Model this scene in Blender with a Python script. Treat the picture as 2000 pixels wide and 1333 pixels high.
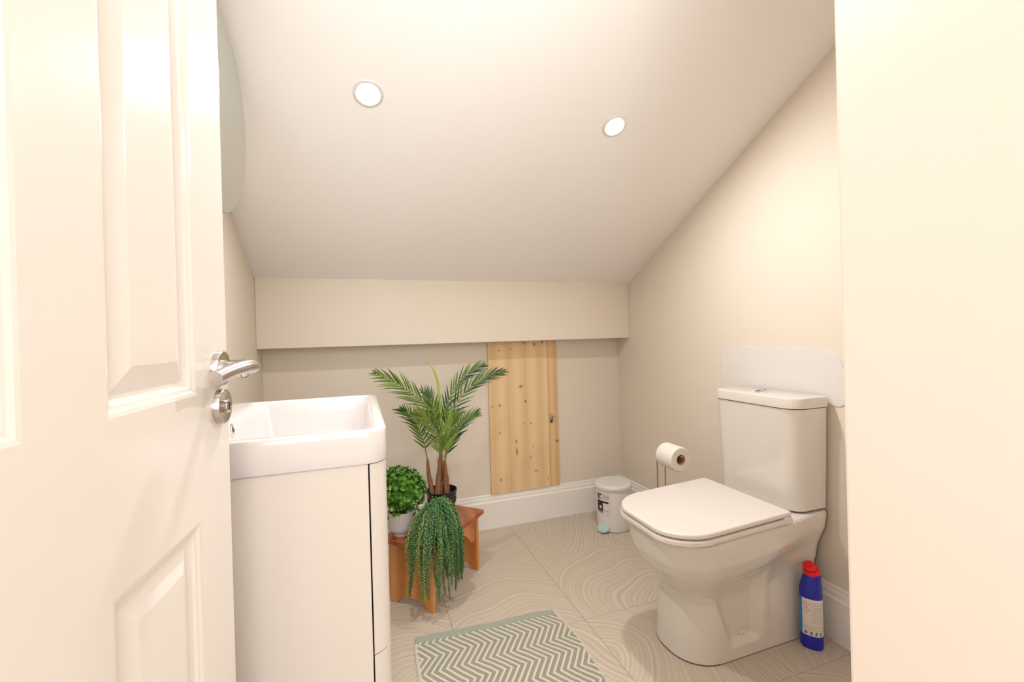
import bpy, bmesh, math, random
from mathutils import Vector, Matrix, noise
from math import sin, cos, pi, radians, sqrt, atan2
random.seed(7)
for o in list(bpy.data.objects): bpy.data.objects.remove(o)
SC = bpy.context.scene
COL = SC.collection

# ------------------------------------------------------------------ camera
cam_d = bpy.data.cameras.new('camera'); cam = bpy.data.objects.new('camera', cam_d); COL.objects.link(cam)
YAW, PITCH, ROLL, FPX = .3345, -.0027, -.0273, 863.98
F = Vector((sin(YAW)*cos(PITCH), cos(YAW)*cos(PITCH), sin(PITCH)))
R0 = Vector((cos(YAW), -sin(YAW), 0)); U0 = R0.cross(F)
RR = R0*cos(ROLL)+U0*sin(ROLL); UU = -R0*sin(ROLL)+U0*cos(ROLL)
M = Matrix((RR, UU, -F)).transposed().to_4x4(); M.translation = Vector((0, 0, 1.05))
cam.matrix_world = M
cam_d.sensor_width = 36; cam_d.lens = FPX/2000*36; cam_d.shift_y = -7.44/2000; cam_d.clip_start = .02
SC.camera = cam

# ------------------------------------------------------------------ light, exposure
W = bpy.data.worlds.new('world'); SC.world = W; W.use_nodes = True
W.node_tree.nodes['Background'].inputs[0].default_value = (1, .95, .88, 1)
W.node_tree.nodes['Background'].inputs[1].default_value = .5
def area(name, loc, target, sx, sy, energy, color, shape='RECTANGLE', spread=180):
    d = bpy.data.lights.new(name, 'AREA'); d.energy = energy; d.color = color; d.shape = shape
    d.size = sx; d.size_y = sy; d.spread = radians(spread)
    o = bpy.data.objects.new(name, d); COL.objects.link(o); o.location = loc
    o.rotation_euler = (Vector(target)-Vector(loc)).to_track_quat('-Z', 'Y').to_euler()
    return o
area('camera_bounce_flash', (.12, -.22, 1.42), (.45, .9, 2.5), .30, .22, 4.0, (.95, .975, 1), spread=110)
area('hall_bounce_light', (.10, -1.45, 1.5), (.35, 1.6, 1.25), 1.3, 1.3, 26, (.94, .975, 1))
area('hall_fill_light', (.3, -.5, 2.36), (.3, -.5, 0), .5, .5, 2, (1, .92, .84))  # added overhead fill for the unseen hall, not a known fitting
SPOTS = [(.047, 1.373), (.880, 1.361)]
SLOPE = .5275; CEILY = 2.211; CEILZ = 1.338
def ceil_z(y): return CEILZ+SLOPE*(CEILY-y)
CN = Vector((0, -SLOPE, -1)).normalized()
for i, (x, y) in enumerate(SPOTS):
    p = Vector((x, y, ceil_z(y)))+CN*.012
    area('downlight_glow', p, p+CN, .075, .075, 6.2, (1, .99, .985), 'DISK')
vs = SC.view_settings
SC.display_settings.display_device = 'sRGB'
vs.view_transform = 'Standard'; vs.look = 'None'; vs.gamma = 1; vs.use_curve_mapping = False
vs.exposure = 0.46

# ------------------------------------------------------------------ helpers
def lin(c):
    return tuple(((v/255)/12.92 if v/255 <= .04045 else ((v/255+.055)/1.055)**2.4) for v in c)+(1,)
class NT:
    def __init__(s, name):
        s.m = bpy.data.materials.new(name); s.m.use_nodes = True; s.t = s.m.node_tree
        s.b = s.t.nodes['Principled BSDF']
    def n(s, typ, **kw):
        nd = s.t.nodes.new(typ)
        for k, v in kw.items():
            if k.startswith('i_'):
                key = k[2:]; nd.inputs[int(key) if key.isdigit() else key].default_value = v
            else: setattr(nd, k, v)
        return nd
    def l(s, a, b): s.t.links.new(a, b)
    def math(s, op, a, b=None, c=None):
        nd = s.t.nodes.new('ShaderNodeMath'); nd.operation = op
        for i, v in enumerate((a, b, c)):
            if v is None: continue
            if isinstance(v, (int, float)): nd.inputs[i].default_value = v
            else: s.l(v, nd.inputs[i])
        return nd.outputs[0]
    def mix(s, fac, a, b):
        nd = s.t.nodes.new('ShaderNodeMix'); nd.data_type = 'RGBA'
        for i, v in ((0, fac), (6, a), (7, b)):
            if isinstance(v, (int, float, tuple)): nd.inputs[i].default_value = v
            else: s.l(v, nd.inputs[i])
        return nd.outputs[2]
    def ramp(s, fac, stops):
        nd = s.t.nodes.new('ShaderNodeValToRGB'); e = nd.color_ramp.elements
        while len(e) < len(stops): e.new(.5)
        for el, (p, c) in zip(e, stops): el.position = p; el.color = c
        s.l(fac, nd.inputs[0]); return nd.outputs[0]
    def bump(s, h, strength=.2, dist=.002):
        nd = s.n('ShaderNodeBump'); nd.inputs['Strength'].default_value = strength; nd.inputs['Distance'].default_value = dist
        s.l(h, nd.inputs['Height']); s.l(nd.outputs[0], s.b.inputs['Normal'])
    def coord(s, which='Object', scale=(1, 1, 1)):
        tc = s.n('ShaderNodeTexCoord'); mp = s.n('ShaderNodeMapping'); mp.inputs['Scale'].default_value = scale
        s.l(tc.outputs[which], mp.inputs[0]); return mp.outputs[0]
    def noise(s, vec, scale=5, detail=2, rough=.5, dist=0):
        nd = s.n('ShaderNodeTexNoise'); nd.inputs['Scale'].default_value = scale; nd.inputs['Detail'].default_value = detail
        nd.inputs['Roughness'].default_value = rough; nd.inputs['Distortion'].default_value = dist
        s.l(vec, nd.inputs['Vector']); return nd.outputs['Fac']
def simple(name, rgb, rough=.5, metal=0, var=.03, scale=8, bump=0, bscale=200, spec=.5, coat=0, sub=0, trans=0):
    t = NT(name); t.b.inputs['Roughness'].default_value = rough; t.b.inputs['Metallic'].default_value = metal
    t.b.inputs['Specular IOR Level'].default_value = spec; t.b.inputs['Coat Weight'].default_value = coat
    t.b.inputs['Coat Roughness'].default_value = .05
    if trans: t.b.inputs['Transmission Weight'].default_value = trans
    if sub: t.b.inputs['Subsurface Weight'].default_value = sub; t.b.inputs['Subsurface Scale'].default_value = .01
    c = lin(rgb); d = tuple(max(0, v*(1-var)) for v in c[:3])+(1,); e = tuple(min(1, v*(1+var)) for v in c[:3])+(1,)
    v = t.coord(); f = t.noise(v, scale, 3)
    t.l(t.mix(f, d, e), t.b.inputs['Base Color'])
    if bump: t.bump(t.noise(v, bscale, 2), bump, .001)
    return t.m

def tag(o, label=None, cat=None, group=None, kind=None):
    if label: o['label'] = label
    if cat: o['category'] = cat
    if group: o['group'] = group
    if kind: o['kind'] = kind
    return o
ORG = {}
def empty(name, loc, label=None, cat=None, group=None):
    o = bpy.data.objects.new(name, None); COL.objects.link(o); o.location = loc; o.empty_display_size = .05
    ORG[o.name] = Vector(loc); return tag(o, label, cat, group)
def obj(name, bm, mat, parent=None, smooth=False, kind=None, label=None, bevel=0, bseg=2, origin=None, recalc=True):
    """bm is given in world coordinates"""
    if recalc: bmesh.ops.recalc_face_normals(bm, faces=bm.faces)
    og = ORG[parent.name] if parent else Vector(origin or (0, 0, 0))
    bmesh.ops.translate(bm, verts=bm.verts, vec=-og)
    me = bpy.data.meshes.new(name); bm.to_mesh(me); bm.free()
    mats = mat if isinstance(mat, (list, tuple)) else [mat]
    for m_ in mats: me.materials.append(m_)
    o = bpy.data.objects.new(name, me); COL.objects.link(o)
    if parent: o.parent = parent
    else: o.location = og
    ORG[o.name] = og
    if smooth:
        me.polygons.foreach_set('use_smooth', [True]*len(me.polygons))
        try: me.set_sharp_from_angle(angle=radians(38))
        except Exception: pass
    if bevel:
        b = o.modifiers.new('bevel', 'BEVEL'); b.width = bevel; b.segments = bseg; b.limit_method = 'ANGLE'; b.angle_limit = radians(40)
    return tag(o, label, kind=kind)
def box(bm, a, b, M=None):
    vs_ = [bm.verts.new((x, y, z)) for x in (a[0], b[0]) for y in (a[1], b[1]) for z in (a[2], b[2])]
    for f in ((0, 1, 3, 2), (4, 6, 7, 5), (0, 4, 5, 1), (2, 3, 7, 6), (0, 2, 6, 4), (1, 5, 7, 3)): bm.faces.new([vs_[i] for i in f])
    if M: bmesh.ops.transform(bm, matrix=M, verts=vs_)
    return vs_
def BX(a, b, M=None):
    bm = bmesh.new(); box(bm, a, b, M); return bm
def poly_prism(bm, pts, ext):
    """pts: list of 3D points (planar), extruded by vector ext"""
    ext = Vector(ext); a = [bm.verts.new(p) for p in pts]; b = [bm.verts.new(Vector(p)+ext) for p in pts]
    n = len(pts); bm.faces.new(a); bm.faces.new(b[::-1])
    for i in range(n): bm.faces.new((a[i], a[(i+1) % n], b[(i+1) % n], b[i]))
def loft(bm, rings, cap0=True, cap1=True, closed=True):
    rs = [[bm.verts.new(p) for p in r] for r in rings]; n = len(rings[0])
    for a, b in zip(rs, rs[1:]):
        for i in range(n if closed else n-1): bm.faces.new((a[i], a[(i+1) % n], b[(i+1) % n], b[i]))
    if cap0: bm.faces.new(rs[0][::-1])
    if cap1: bm.faces.new(rs[-1])
    return rs
def lathe(bm, prof, c=(0, 0, 0), n=32, axis='z', M=None):
    rings = []
    for r, h in prof:
        rings.append([Vector((r*cos(2*pi*i/n), r*sin(2*pi*i/n), h)) for i in range(n)])
    rings = [[(M @ p if M else p)+Vector(c) for p in r] for r in rings]
    loft(bm, rings)
def tube(bm, pts, r, n=8, cap=True):
    pts = [Vector(p) for p in pts]; rad = r if isinstance(r, (list, tuple)) else [r]*len(pts)
    rings = []; up = None
    for i, p in enumerate(pts):
        t = (pts[min(i+1, len(pts)-1)]-pts[max(i-1, 0)]).normalized()
        if up is None:
            up = t.cross(Vector((0, 0, 1)));
            if up.length < .1: up = t.cross(Vector((1, 0, 0)))
            up.normalize()
        up = (up-t*up.dot(t)).normalized(); v = t.cross(up)
        rings.append([p+(up*cos(2*pi*k/n)+v*sin(2*pi*k/n))*rad[i] for k in range(n)])
    loft(bm, rings, cap, cap)
def spline(pts, n):
    pts = [Vector(p) for p in pts]; P = [pts[0]*2-pts[1]]+pts+[pts[-1]*2-pts[-2]]; out = []
    m = len(pts)-1
    for k in range(n+1):
        u = k/n*m; i = min(int(u), m-1); t = u-i; a, b, c, d = P[i:i+4]
        out.append(.5*((2*b)+(c-a)*t+(2*a-5*b+4*c-d)*t*t+(3*b-a-3*c+d)*t**3))
    return out
def rrect(x0, x1, y0, y1, r, seg=6, z=0):
    """rounded rectangle ring; r one radius or 4 (x1y1, x0y1, x0y0, x1y0)"""
    rs = r if isinstance(r, (list, tuple)) else [r]*4; out = []
    for (cx, cy, a0), rr in zip(((x1, y1, 0), (x0, y1, 90), (x0, y0, 180), (x1, y0, 270)), rs):
        ox = cx-rr if cx == x1 else cx+rr; oy = cy-rr if cy == y1 else cy+rr
        for k in range(seg+1):
            a = radians(a0+90*k/seg); out.append(Vector((ox+rr*cos(a), oy+rr*sin(a), z)))
    return out

# ------------------------------------------------------------------ materials
m_wall = simple('greige_wall_paint', (225, 214, 199), .75, var=.012, scale=3, bump=.06, bscale=160, spec=.25)
m_ceil = simple('white_ceiling_paint', (238, 233, 228), .8, var=.01, scale=3, bump=.05, bscale=120, spec=.2)
m_hall = simple('cream_hall_paint', (238, 226, 215), .7, var=.01, spec=.25)
m_gloss = simple('white_gloss_wood_paint', (229, 222, 214), .17, var=.006, spec=.5, bump=.02, bscale=60)
m_skirt = simple('white_satin_paint', (240, 235, 229), .35, var=.01)
m_ceramic = simple('white_ceramic', (219, 212, 203), .07, var=.004, spec=.55, coat=.4)
m_seat = simple('white_toilet_seat_plastic', (222, 214, 207), .2, var=.004)
m_basin = simple('white_resin_basin', (227, 221, 219), .12, var=.004, coat=.3)
m_cab = simple('white_lacquer', (222, 213, 204), .25, var=.004)
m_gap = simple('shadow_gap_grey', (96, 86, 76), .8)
m_chrome = simple('polished_chrome', (226, 224, 222), .08, metal=1, var=.01)
m_steel = simple('brushed_steel', (196, 190, 184), .27, metal=1, var=.05, scale=40, bump=.03, bscale=400)
m_bezel = simple('satin_lamp_bezel', (226, 222, 218), .3, metal=.35, var=.01)
m_dark = simple('dark_slot', (46, 42, 40), .6)
m_copper = simple('copper_wire', (214, 140, 108), .22, metal=1, var=.05)
m_paper = simple('tissue_paper', (241, 235, 226), .95, var=.02, scale=60, bump=.4, bscale=250, spec=.1)
m_card = simple('cardboard_core', (178, 146, 112), .9)
m_shield = simple('white_plastic_sheet', (224, 219, 214), .18, var=.005)
m_bin = simple('white_bin_enamel', (236, 232, 228), .28, var=.005)
m_binlid = simple('pale_grey_bin_lid', (226, 226, 220), .25, var=.01)
m_teal = simple('pale_teal_plastic', (176, 214, 206), .3, var=.03)
m_black = simple('black_print', (34, 31, 31), .5)
m_labelw = simple('label_white_print', (228, 220, 214), .4)
m_grey = simple('grey_print', (150, 142, 136), .5)
m_pot_b = simple('black_plastic_pot', (34, 31, 32), .38, var=.08)
m_pot_w = simple('white_ceramic_pot', (222, 216, 214), .3, var=.02)
m_soil = simple('dark_brown_soil', (52, 38, 30), .95, var=.4, scale=200, bump=.8, bscale=300)
m_trunk = None
m_red = simple('red_cap_plastic', (232, 22, 34), .28, var=.03)
m_blue = simple('royal_blue_bottle_plastic', (24, 34, 168), .22, var=.05)
m_lblue = simple('cyan_blue_label_print', (40, 134, 202), .35, var=.12, scale=60)
m_pinkw = simple('hazard_red_print', (214, 96, 88), .5)
m_cable = simple('grey_cable', (120, 112, 104), .5)
m_mirror = simple('silvered_mirror', (206, 211, 204), .02, metal=1, var=0)
m_medge = simple('polished_glass_edge', (120, 132, 124), .15, metal=.6)
m_border = simple('sage_green_woven_border', (160, 166, 150), .95, var=.08, scale=120, bump=.5, bscale=500, spec=.1)
m_thread = simple('cream_thread', (222, 214, 198), .9, var=.05)
def emit(name, rgb, s):
    t = NT(name); t.b.inputs['Base Color'].default_value = lin(rgb); t.b.inputs['Emission Color'].default_value = lin(rgb)
    t.b.inputs['Emission Strength'].default_value = s; return t.m
m_led = emit('led_emitter', (255, 250, 240), 14)

def floor_mat():
    t = NT('wave_patterned_floor_tile'); uv = t.n('ShaderNodeTexCoord').outputs['UV']
    nz = t.n('ShaderNodeTexNoise', i_Scale=2.6, i_Detail=.6); t.l(uv, nz.inputs['Vector'])
    sub = t.n('ShaderNodeVectorMath', operation='SUBTRACT'); t.l(nz.outputs['Color'], sub.inputs[0]); sub.inputs[1].default_value = (.5, .5, .5)
    sc = t.n('ShaderNodeVectorMath', operation='SCALE'); t.l(sub.outputs[0], sc.inputs[0]); sc.inputs['Scale'].default_value = .24
    ad = t.n('ShaderNodeVectorMath', operation='ADD'); t.l(uv, ad.inputs[0]); t.l(sc.outputs[0], ad.inputs[1])
    ln = t.n('ShaderNodeVectorMath', operation='LENGTH'); t.l(ad.outputs[0], ln.inputs[0]); d = ln.outputs['Value']
    s1 = t.math('SINE', t.math('MULTIPLY', d, 2*pi/.0165))
    n1 = t.n('ShaderNodeTexNoise', noise_dimensions='1D', i_Scale=1.0, i_Detail=3); t.l(t.math('MULTIPLY', d, 75), n1.inputs['W'])
    f = t.math('ADD', t.math('MULTIPLY', s1, .16), n1.outputs['Fac'])
    col = t.ramp(f, [(.2, lin((187, 174, 156))), (.5, lin((198, 185, 168))), (.82, lin((208, 197, 182)))])
    ob = t.coord(); big = t.noise(ob, 2.5, 2)
    col = t.mix(t.math('MULTIPLY', big, .22), col, lin((192, 176, 156)))
    t.l(col, t.b.inputs['Base Color']); t.b.inputs['Roughness'].default_value = .42; t.bump(f, .12, .001); return t.m
m_floor = floor_mat()
m_grout = simple('grey_brown_joint', (178, 163, 143), .9)

def wood(name, c1, c2, c3, axis_scale, ring=28, rough=.5, coat=0, knots=None, dist=1.2):
    t = NT(name); v = t.coord('Object', axis_scale)
    w = t.n('ShaderNodeTexWave', wave_type='BANDS', bands_direction='X', i_Scale=ring, i_Distortion=dist, i_Detail=3)
    w.inputs['Detail Scale'].default_value = .8; t.l(v, w.inputs['Vector'])
    fine = t.noise(v, 70, 4, .6); g = t.noise(v, 3, 2)
    f = t.math('ADD', t.math('MULTIPLY', w.outputs['Fac'], .55), t.math('MULTIPLY', fine, .45))
    col = t.ramp(f, [(.15, lin(c1)), (.5, lin(c2)), (.9, lin(c3))]); col = t.mix(t.math('MULTIPLY', g, .5), col, lin(c2))
    if knots:
        ob = t.n('ShaderNodeTexCoord').outputs['Object']; sx = t.n('ShaderNodeSeparateXYZ'); t.l(ob, sx.inputs[0]); tot = None
        for kx, kz, r, asp in knots:
            dx = t.math('MULTIPLY', t.math('SUBTRACT', sx.outputs[0], kx), 1/r); dz = t.math('MULTIPLY', t.math('SUBTRACT', sx.outputs[2], kz), 1/(r*asp))
            d = t.math('ADD', t.math('MULTIPLY', dx, dx), t.math('MULTIPLY', dz, dz))
            k = t.math('DIVIDE', 1, t.math('ADD', 1, t.math('MULTIPLY', t.math('MULTIPLY', d, d), 1)))
            tot = k if tot is None else t.math('MAXIMUM', tot, k)
        col = t.mix(t.math('MULTIPLY', tot, .92), col, lin((132, 86, 44)))
    t.l(col, t.b.inputs['Base Color']); t.b.inputs['Roughness'].default_value = rough; t.b.inputs['Coat Weight'].default_value = coat
    t.bump(f, .08, .001); return t.m
KN = [(.729,.972,.006,.5),(.798,.978,.005,.5),(.852,.766,.010,.6),(.878,.681,.006,1),(.684,.664,.004,1),(.726,.669,.006,1),(.868,.557,.003,1),(.908,.554,.004,1),
      (.724,.516,.004,1),(.82,.404,.005,3.6),(.917,.422,.003,1),(.902,.363,.004,1),(.723,.259,.005,1.2),(1.002,.413,.003,1),(1.005,.231,.003,2),(.931,.284,.008,.5),(.818,.46,.004,2.5),(.94,1.0,.006,1.5),(.88,1.008,.005,1),(.99,1.01,.006,1)]
KN = [(a-.87, b-.165, c*.95, d) for a, b, c, d in KN]   # the boards' own coordinates start at the hatch's base
m_pine = wood('pale_pine_board', (218, 182, 134), (229, 197, 151), (236, 209, 168), (1, .3, .04), 3.4, .55, knots=KN, dist=5)
m_pine2 = wood('pale_pine_strip', (204, 160, 108), (222, 184, 136), (230, 198, 154), (1.6, .3, .05), 4, .55, knots=[(.2,.273,.008,.8)], dist=1.5)
m_stooltop = wood('reddish_stained_wood', (128, 58, 24), (160, 82, 38), (186, 104, 54), (1, 1, .2), 5, .3, coat=.3, dist=4)
m_stool = wood('honey_oiled_wood', (170, 98, 46), (206, 136, 72), (226, 162, 98), (1, 1, .12), 4, .34, coat=.25, dist=4)
def leaf(name, a, b, rough=.38, scale=14):
    t = NT(name); v = t.coord(); f = t.noise(v, scale, 3, .6); t.l(t.mix(f, lin(a), lin(b)), t.b.inputs['Base Color'])
    t.b.inputs['Roughness'].default_value = rough; t.b.inputs['Subsurface Weight'].default_value = 0; return t.m
m_palm = [leaf('palm_leaf_mid_green', (50, 88, 26), (98, 134, 48)), leaf('palm_leaf_light_green', (88, 122, 34), (140, 162, 68)), leaf('palm_leaf_dark_green', (26, 52, 34), (54, 84, 48))]
m_rachis = leaf('palm_rachis', (110, 122, 50), (140, 140, 70))
m_spike = leaf('palm_spike_leaf', (150, 165, 60), (176, 186, 92))
m_trunk = simple('palm_trunk_fibre', (136, 92, 64), .8, var=.35, scale=60, bump=.6, bscale=120)
m_bush = leaf('bush_leaf_green', (34, 86, 18), (104, 158, 44), .4, 40)
m_bushp = leaf('bush_bud_pale', (150, 176, 96), (200, 206, 150), .5)
m_pearl = leaf('string_bead_leaf', (18, 62, 28), (92, 140, 78), .3, 110)
m_pearlb = leaf('string_bead_leaf_pale', (90, 126, 50), (150, 160, 90), .35, 30)

def rug_mat():
    t = NT('chevron_woven_cotton'); ob = t.coord(); nz = t.noise(ob, 9, 2); s = t.n('ShaderNodeSeparateXYZ'); t.l(ob, s.inputs[0])
    y = t.math('ADD', s.outputs[1], t.math('MULTIPLY', t.math('SUBTRACT', nz, .5), .014))
    u = t.math('DIVIDE', t.math('SUBTRACT', 1.46, y), .138)
    tri = t.math('PINGPONG', u, .5)          # 0 at vertex right, .5 at vertex left
    x = t.math('ADD', s.outputs[0], t.math('MULTIPLY', tri, .104))
    x = t.math('ADD', x, t.math('MULTIPLY', t.math('SUBTRACT', nz, .5), .006))
    fr = t.math('FRACT', t.math('DIVIDE', x, .0236))
    edge = t.math('SMOOTH_MIN', t.math('MULTIPLY', fr, 12), t.math('MULTIPLY', t.math('SUBTRACT', .45, fr), 12), .1)
    fac = t.math('MINIMUM', t.math('MAXIMUM', edge, 0), 1)
    border = t.math('GREATER_THAN', y, 1.543)
    weave = t.math('SINE', t.math('MULTIPLY', s.outputs[1], 2*pi/.0032)); w2 = t.math('SINE', t.math('MULTIPLY', s.outputs[0], 2*pi/.005))
    wv = t.math('MULTIPLY', weave, w2)
    grn = t.mix(t.noise(ob, 60, 3), lin((150, 148, 132)), lin((167, 165, 148)))
    col = t.mix(fac, grn, lin((222, 215, 200)))
    col = t.mix(t.math('MULTIPLY', t.math('ADD', wv, 1), .07), col, lin((140, 134, 116)))
    t.l(col, t.b.inputs['Base Color']); t.b.inputs['Roughness'].default_value = .95; t.b.inputs['Specular IOR Level'].default_value = .1
    t.bump(wv, .5, .001); return t.m
m_rug = rug_mat()

# ------------------------------------------------------------------ room shell
XL, XR, YB, YK = -.4255, 1.494, 2.342, CEILY
ZB = 1.0215; FY0 = .137; T = .08
def struct(name, bm, mat, bevel=0, smooth=False): return obj(name, bm, mat, kind='structure', bevel=bevel, smooth=smooth)
floor = struct('floor', BX((XL-T, -1.6, -.06), (XR+T, YB+T, -.005)), m_grout)
# tiles: UV = pattern coordinates (distance to an arc centre)
arc = {(0, 0): (.55, 1.36), (1, 0): (1.12, 1.43), (1, -1): (.68, 1.24), (0, -1): (.3, .9), (0, 1): (.62, 2.45), (1, 1): (.5, 2.6), (-1, 0): (.08, 1.33), (2, -1): (1.6, .85), (2, 0): (1.7, 1.7), (-1, -1): (.14, 1.30)}
def tile(i, j, x0, x1, y0, y1):
    bm = bmesh.new(); g = .0005; x0 += g; x1 -= g; y0 += g; y1 -= g; b = .0007
    rings = [[Vector((x, y, z)) for x, y in ((x0+q, y0+q), (x1-q, y0+q), (x1-q, y1-q), (x0+q, y1-q))] for q, z in ((0, -.006), (0, -b), (b, 0))]
    loft(bm, rings); uvl = bm.loops.layers.uv.new('UVMap')
    c = arc.get((i, j)) or (x0+random.uniform(-.1, .5), y0+random.uniform(-.1, .5)); k = (i*7+j*3) % 5
    for f in bm.faces:
        for l in f.loops: l[uvl].uv = (l.vert.co.x-c[0], (l.vert.co.y-c[1])*(1 if k % 2 else .85))
    obj('tile', bm, m_floor, floor)
for i in range(-2, 3):
    for j in range(-6, 3):
        x0 = max(XL, .294+.465*i); x1 = min(XR, .294+.465*(i+1)); y0 = max(-1.5, 1.455+.465*j); y1 = min(YB, 1.455+.465*(j+1))
        if x1-x0 > .01 and y1-y0 > .01: tile(i, j, x0, x1, y0, y1)
# side walls follow the slope
def sidewall(name, xa, xb):
    bm = bmesh.new(); pts = [(xa, FY0-.14, -.05), (xa, YB+T, -.05), (xa, YB+T, 1.40), (xa, YK, 1.43), (xa, FY0-.14, ceil_z(FY0-.14)+.05)]
    poly_prism(bm, pts, (xb-xa, 0, 0)); return struct(name, bm, m_wall)
sidewall('wall_left', XL, XL-T); sidewall('wall_right', XR, XR+T)
struct('wall_back', BX((XL, YB, -.05), (XR, YB+T, 1.40)), m_wall)
struct('trim_1', BX((XL, YK, ZB), (XR, YB, CEILZ+.03)), m_wall, bevel=.003)
bm = bmesh.new(); z0 = ceil_z(YK); z1 = ceil_z(FY0-.14)
poly_prism(bm, [(XL, YK+.02, z0-SLOPE*.02), (XL, FY0-.14, z1), (XL, FY0-.14, z1+.06), (XL, YK+.02, z0+.05)], (XR-XL, 0, 0))
# cut real recesses for the lamps is unnecessary: the lamps are surface rings; the slab stays whole
struct('ceiling', bm, m_ceil)
# doorway: hinge side, latch side, lintel
JX, JY = .478, .325
struct('wall_front', BX((JX, -.02, -.05), (XR, JY, 2.34)), m_hall, bevel=.004)
struct('wall_front', BX((XL, -.02, -.05), (-.315, FY0, 2.42)), m_hall)
struct('wall_front', BX((-.315, -.02, 2.06), (JX, FY0, 2.42)), m_hall)
# hall behind the camera
struct('wall_hall_left', BX((-.95, -1.62, -.05), (-.87, -.02, 2.5)), m_hall)
struct('wall_hall_right', BX((1.3, -1.62, -.05), (1.38, -.02, 2.5)), m_hall)
struct('wall_hall_back', BX((-.95, -1.7, -.05), (1.38, -1.62, 2.5)), m_hall)
struct('ceiling_hall', BX((-.95, -1.62, 2.42), (1.38, -.02, 2.5)), m_ceil)
struct('wall_hall_left', BX((-.87, -.10, -.05), (XL-T, -.02, 2.42)), m_hall)

SK = [(0, .1825), (.005, .1825), (.0075, .1795), (.0078, .168), (.0105, .1655), (.0125, .158), (.012, .150), (.0145, .1465), (.018, .142), (.018, 0), (0, 0)]
def skirting(name, p0, p1, nrm, m0=0, m1=0):
    bm = bmesh.new(); p0 = Vector(p0); p1 = Vector(p1); n = Vector(nrm); d = (p1-p0).normalized()
    loft(bm, [[p0+n*a+d*a*m0+Vector((0, 0, h)) for a, h in SK], [p1+n*a-d*a*m1+Vector((0, 0, h)) for a, h in SK]])
    return struct(name, bm, m_skirt)
skirting('baseboard_back', (XL, YB, 0), (XR, YB, 0), (0, -1, 0), 1, 1)
skirting('baseboard_right', (XR, YB, 0), (XR, JY, 0), (-1, 0, 0), 1, 0)
skirting('baseboard_left', (XL, 1.60, 0), (XL, YB, 0), (1, 0, 0), 0, 1)

# ------------------------------------------------------------------ open door
TH = radians(5); DN = Vector((cos(TH), -sin(TH), 0)); DD = -Vector((sin(TH), cos(TH), 0)); DE = Vector((-.2, .82, 0))
def dp(s, z, o=0): return DE+DD*s+DN*o+Vector((0, 0, z))
door = empty('door_1', dp(.686, .006, -.02)); tag(door, kind='structure')
DW, DH = .70, 1.98
SP = [(.108, .300), (.397, .590)]; ZP = [(.215, .808), (.981, 1.60), (1.70, 1.87)]
bm = bmesh.new()
xs = sorted({0, DW, *[v for p in SP for v in p]}); zs = sorted({.006, DH, *[v for p in ZP for v in p]})
for k in range(len(xs)-1):
    for q in range(len(zs)-1):
        if any(abs(xs[k]-p[0]) < 1e-6 for p in SP) and any(abs(zs[q]-p[0]) < 1e-6 for p in ZP): continue
        for o in (0, -.038):
            bm.faces.new([bm.verts.new(dp(a, b, o)) for a, b in ((xs[k], zs[q]), (xs[k+1], zs[q]), (xs[k+1], zs[q+1]), (xs[k], zs[q+1]))])
for a, b in (((0, .006), (0, DH)), ((DW, .006), (DW, DH)), ((0, .006), (DW, .006)), ((0, DH), (DW, DH))):
    bm.faces.new([bm.verts.new(p) for p in (dp(*a, 0), dp(*b, 0), dp(*b, -.038), dp(*a, -.038))])
bmesh.ops.remove_doubles(bm, verts=bm.verts, dist=1e-5)
obj('leaf', bm, m_gloss, door, bevel=.0015)
PR = [(0, 0), (.004, -.001), (.008, -.0035), (.011, -.0045), (.013, -.008), (.016, -.0105), (.020, -.011), (.024, -.0105), (.046, -.0035), (.048, -.003)]
for s0, s1 in SP:
    for za, zb in ZP:
        for side in (0, 1):
            bm = bmesh.new(); rings = []
            for q, h in PR:
                o = h if side == 0 else -.038-h
                rings.append([dp(s0+q, za+q, o), dp(s1-q, za+q, o), dp(s1-q, zb-q, o), dp(s0+q, zb-q, o)])
            loft(bm, rings, False, True); obj('panel', bm, m_gloss, door)
def orient(c, axis):
    q = Vector(axis).to_track_quat('Z', 'Y').to_matrix().to_4x4(); q.translation = c; return q
def rosette(s, z, side):
    ax = DN*(1 if side == 0 else -1); c = dp(s, z, 0 if side == 0 else -.038); bm = bmesh.new()
    lathe(bm, [(.0262, 0), (.0262, .0085), (.0255, .0095), (.0245, .0098), (.0235, .0095), (.002, .0095)], n=48, M=orient(c, ax)); return bm, c, ax
for side in (0, 1):
    bm, c, ax = rosette(.038, 1.013, side); ros = obj('handle_rosette', bm, m_steel, door, smooth=True)
    bm = bmesh.new(); lathe(bm, [(.0125, .0085), (.0125, .0115), (.0095, .012), (.009, .03)], n=24, M=orient(c, ax))
    obj('collar', bm, m_chrome, ros, smooth=True)
    up = Vector((0, 0, 1)); dirp = DD
    pts = [c+ax*.012, c+ax*.034, c+ax*.045+dirp*.002, c+ax*.0505+dirp*.009+up*.001, c+ax*.051+dirp*.020+up*.002, c+ax*.047+dirp*.036+up*.002, c+ax*.040+dirp*.056-up*.001, c+ax*.035+dirp*.078-up*.005, c+ax*.032+dirp*.098-up*.009]
    bm = bmesh.new(); tube(bm, spline(pts, 40), .0098, 20); obj('lever', bm, m_steel, ros, smooth=True)
    bm, c, ax = rosette(.0365, .955, side); r2 = obj('turn_rosette', bm, m_steel, door, smooth=True)
    bm = bmesh.new(); lathe(bm, [(.0095, .0095), (.0105, .0125), (.009, .0142), (.001, .0146)], n=28, M=orient(c, ax)); obj('turn_knob', bm, m_chrome, r2, smooth=True)
    Mx = orient(c+ax*.0146, ax); bm = bmesh.new(); box(bm, (-.0012, -.006, 0), (.0012, .006, .0007), Mx); obj('slot', bm, m_dark, r2)

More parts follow.
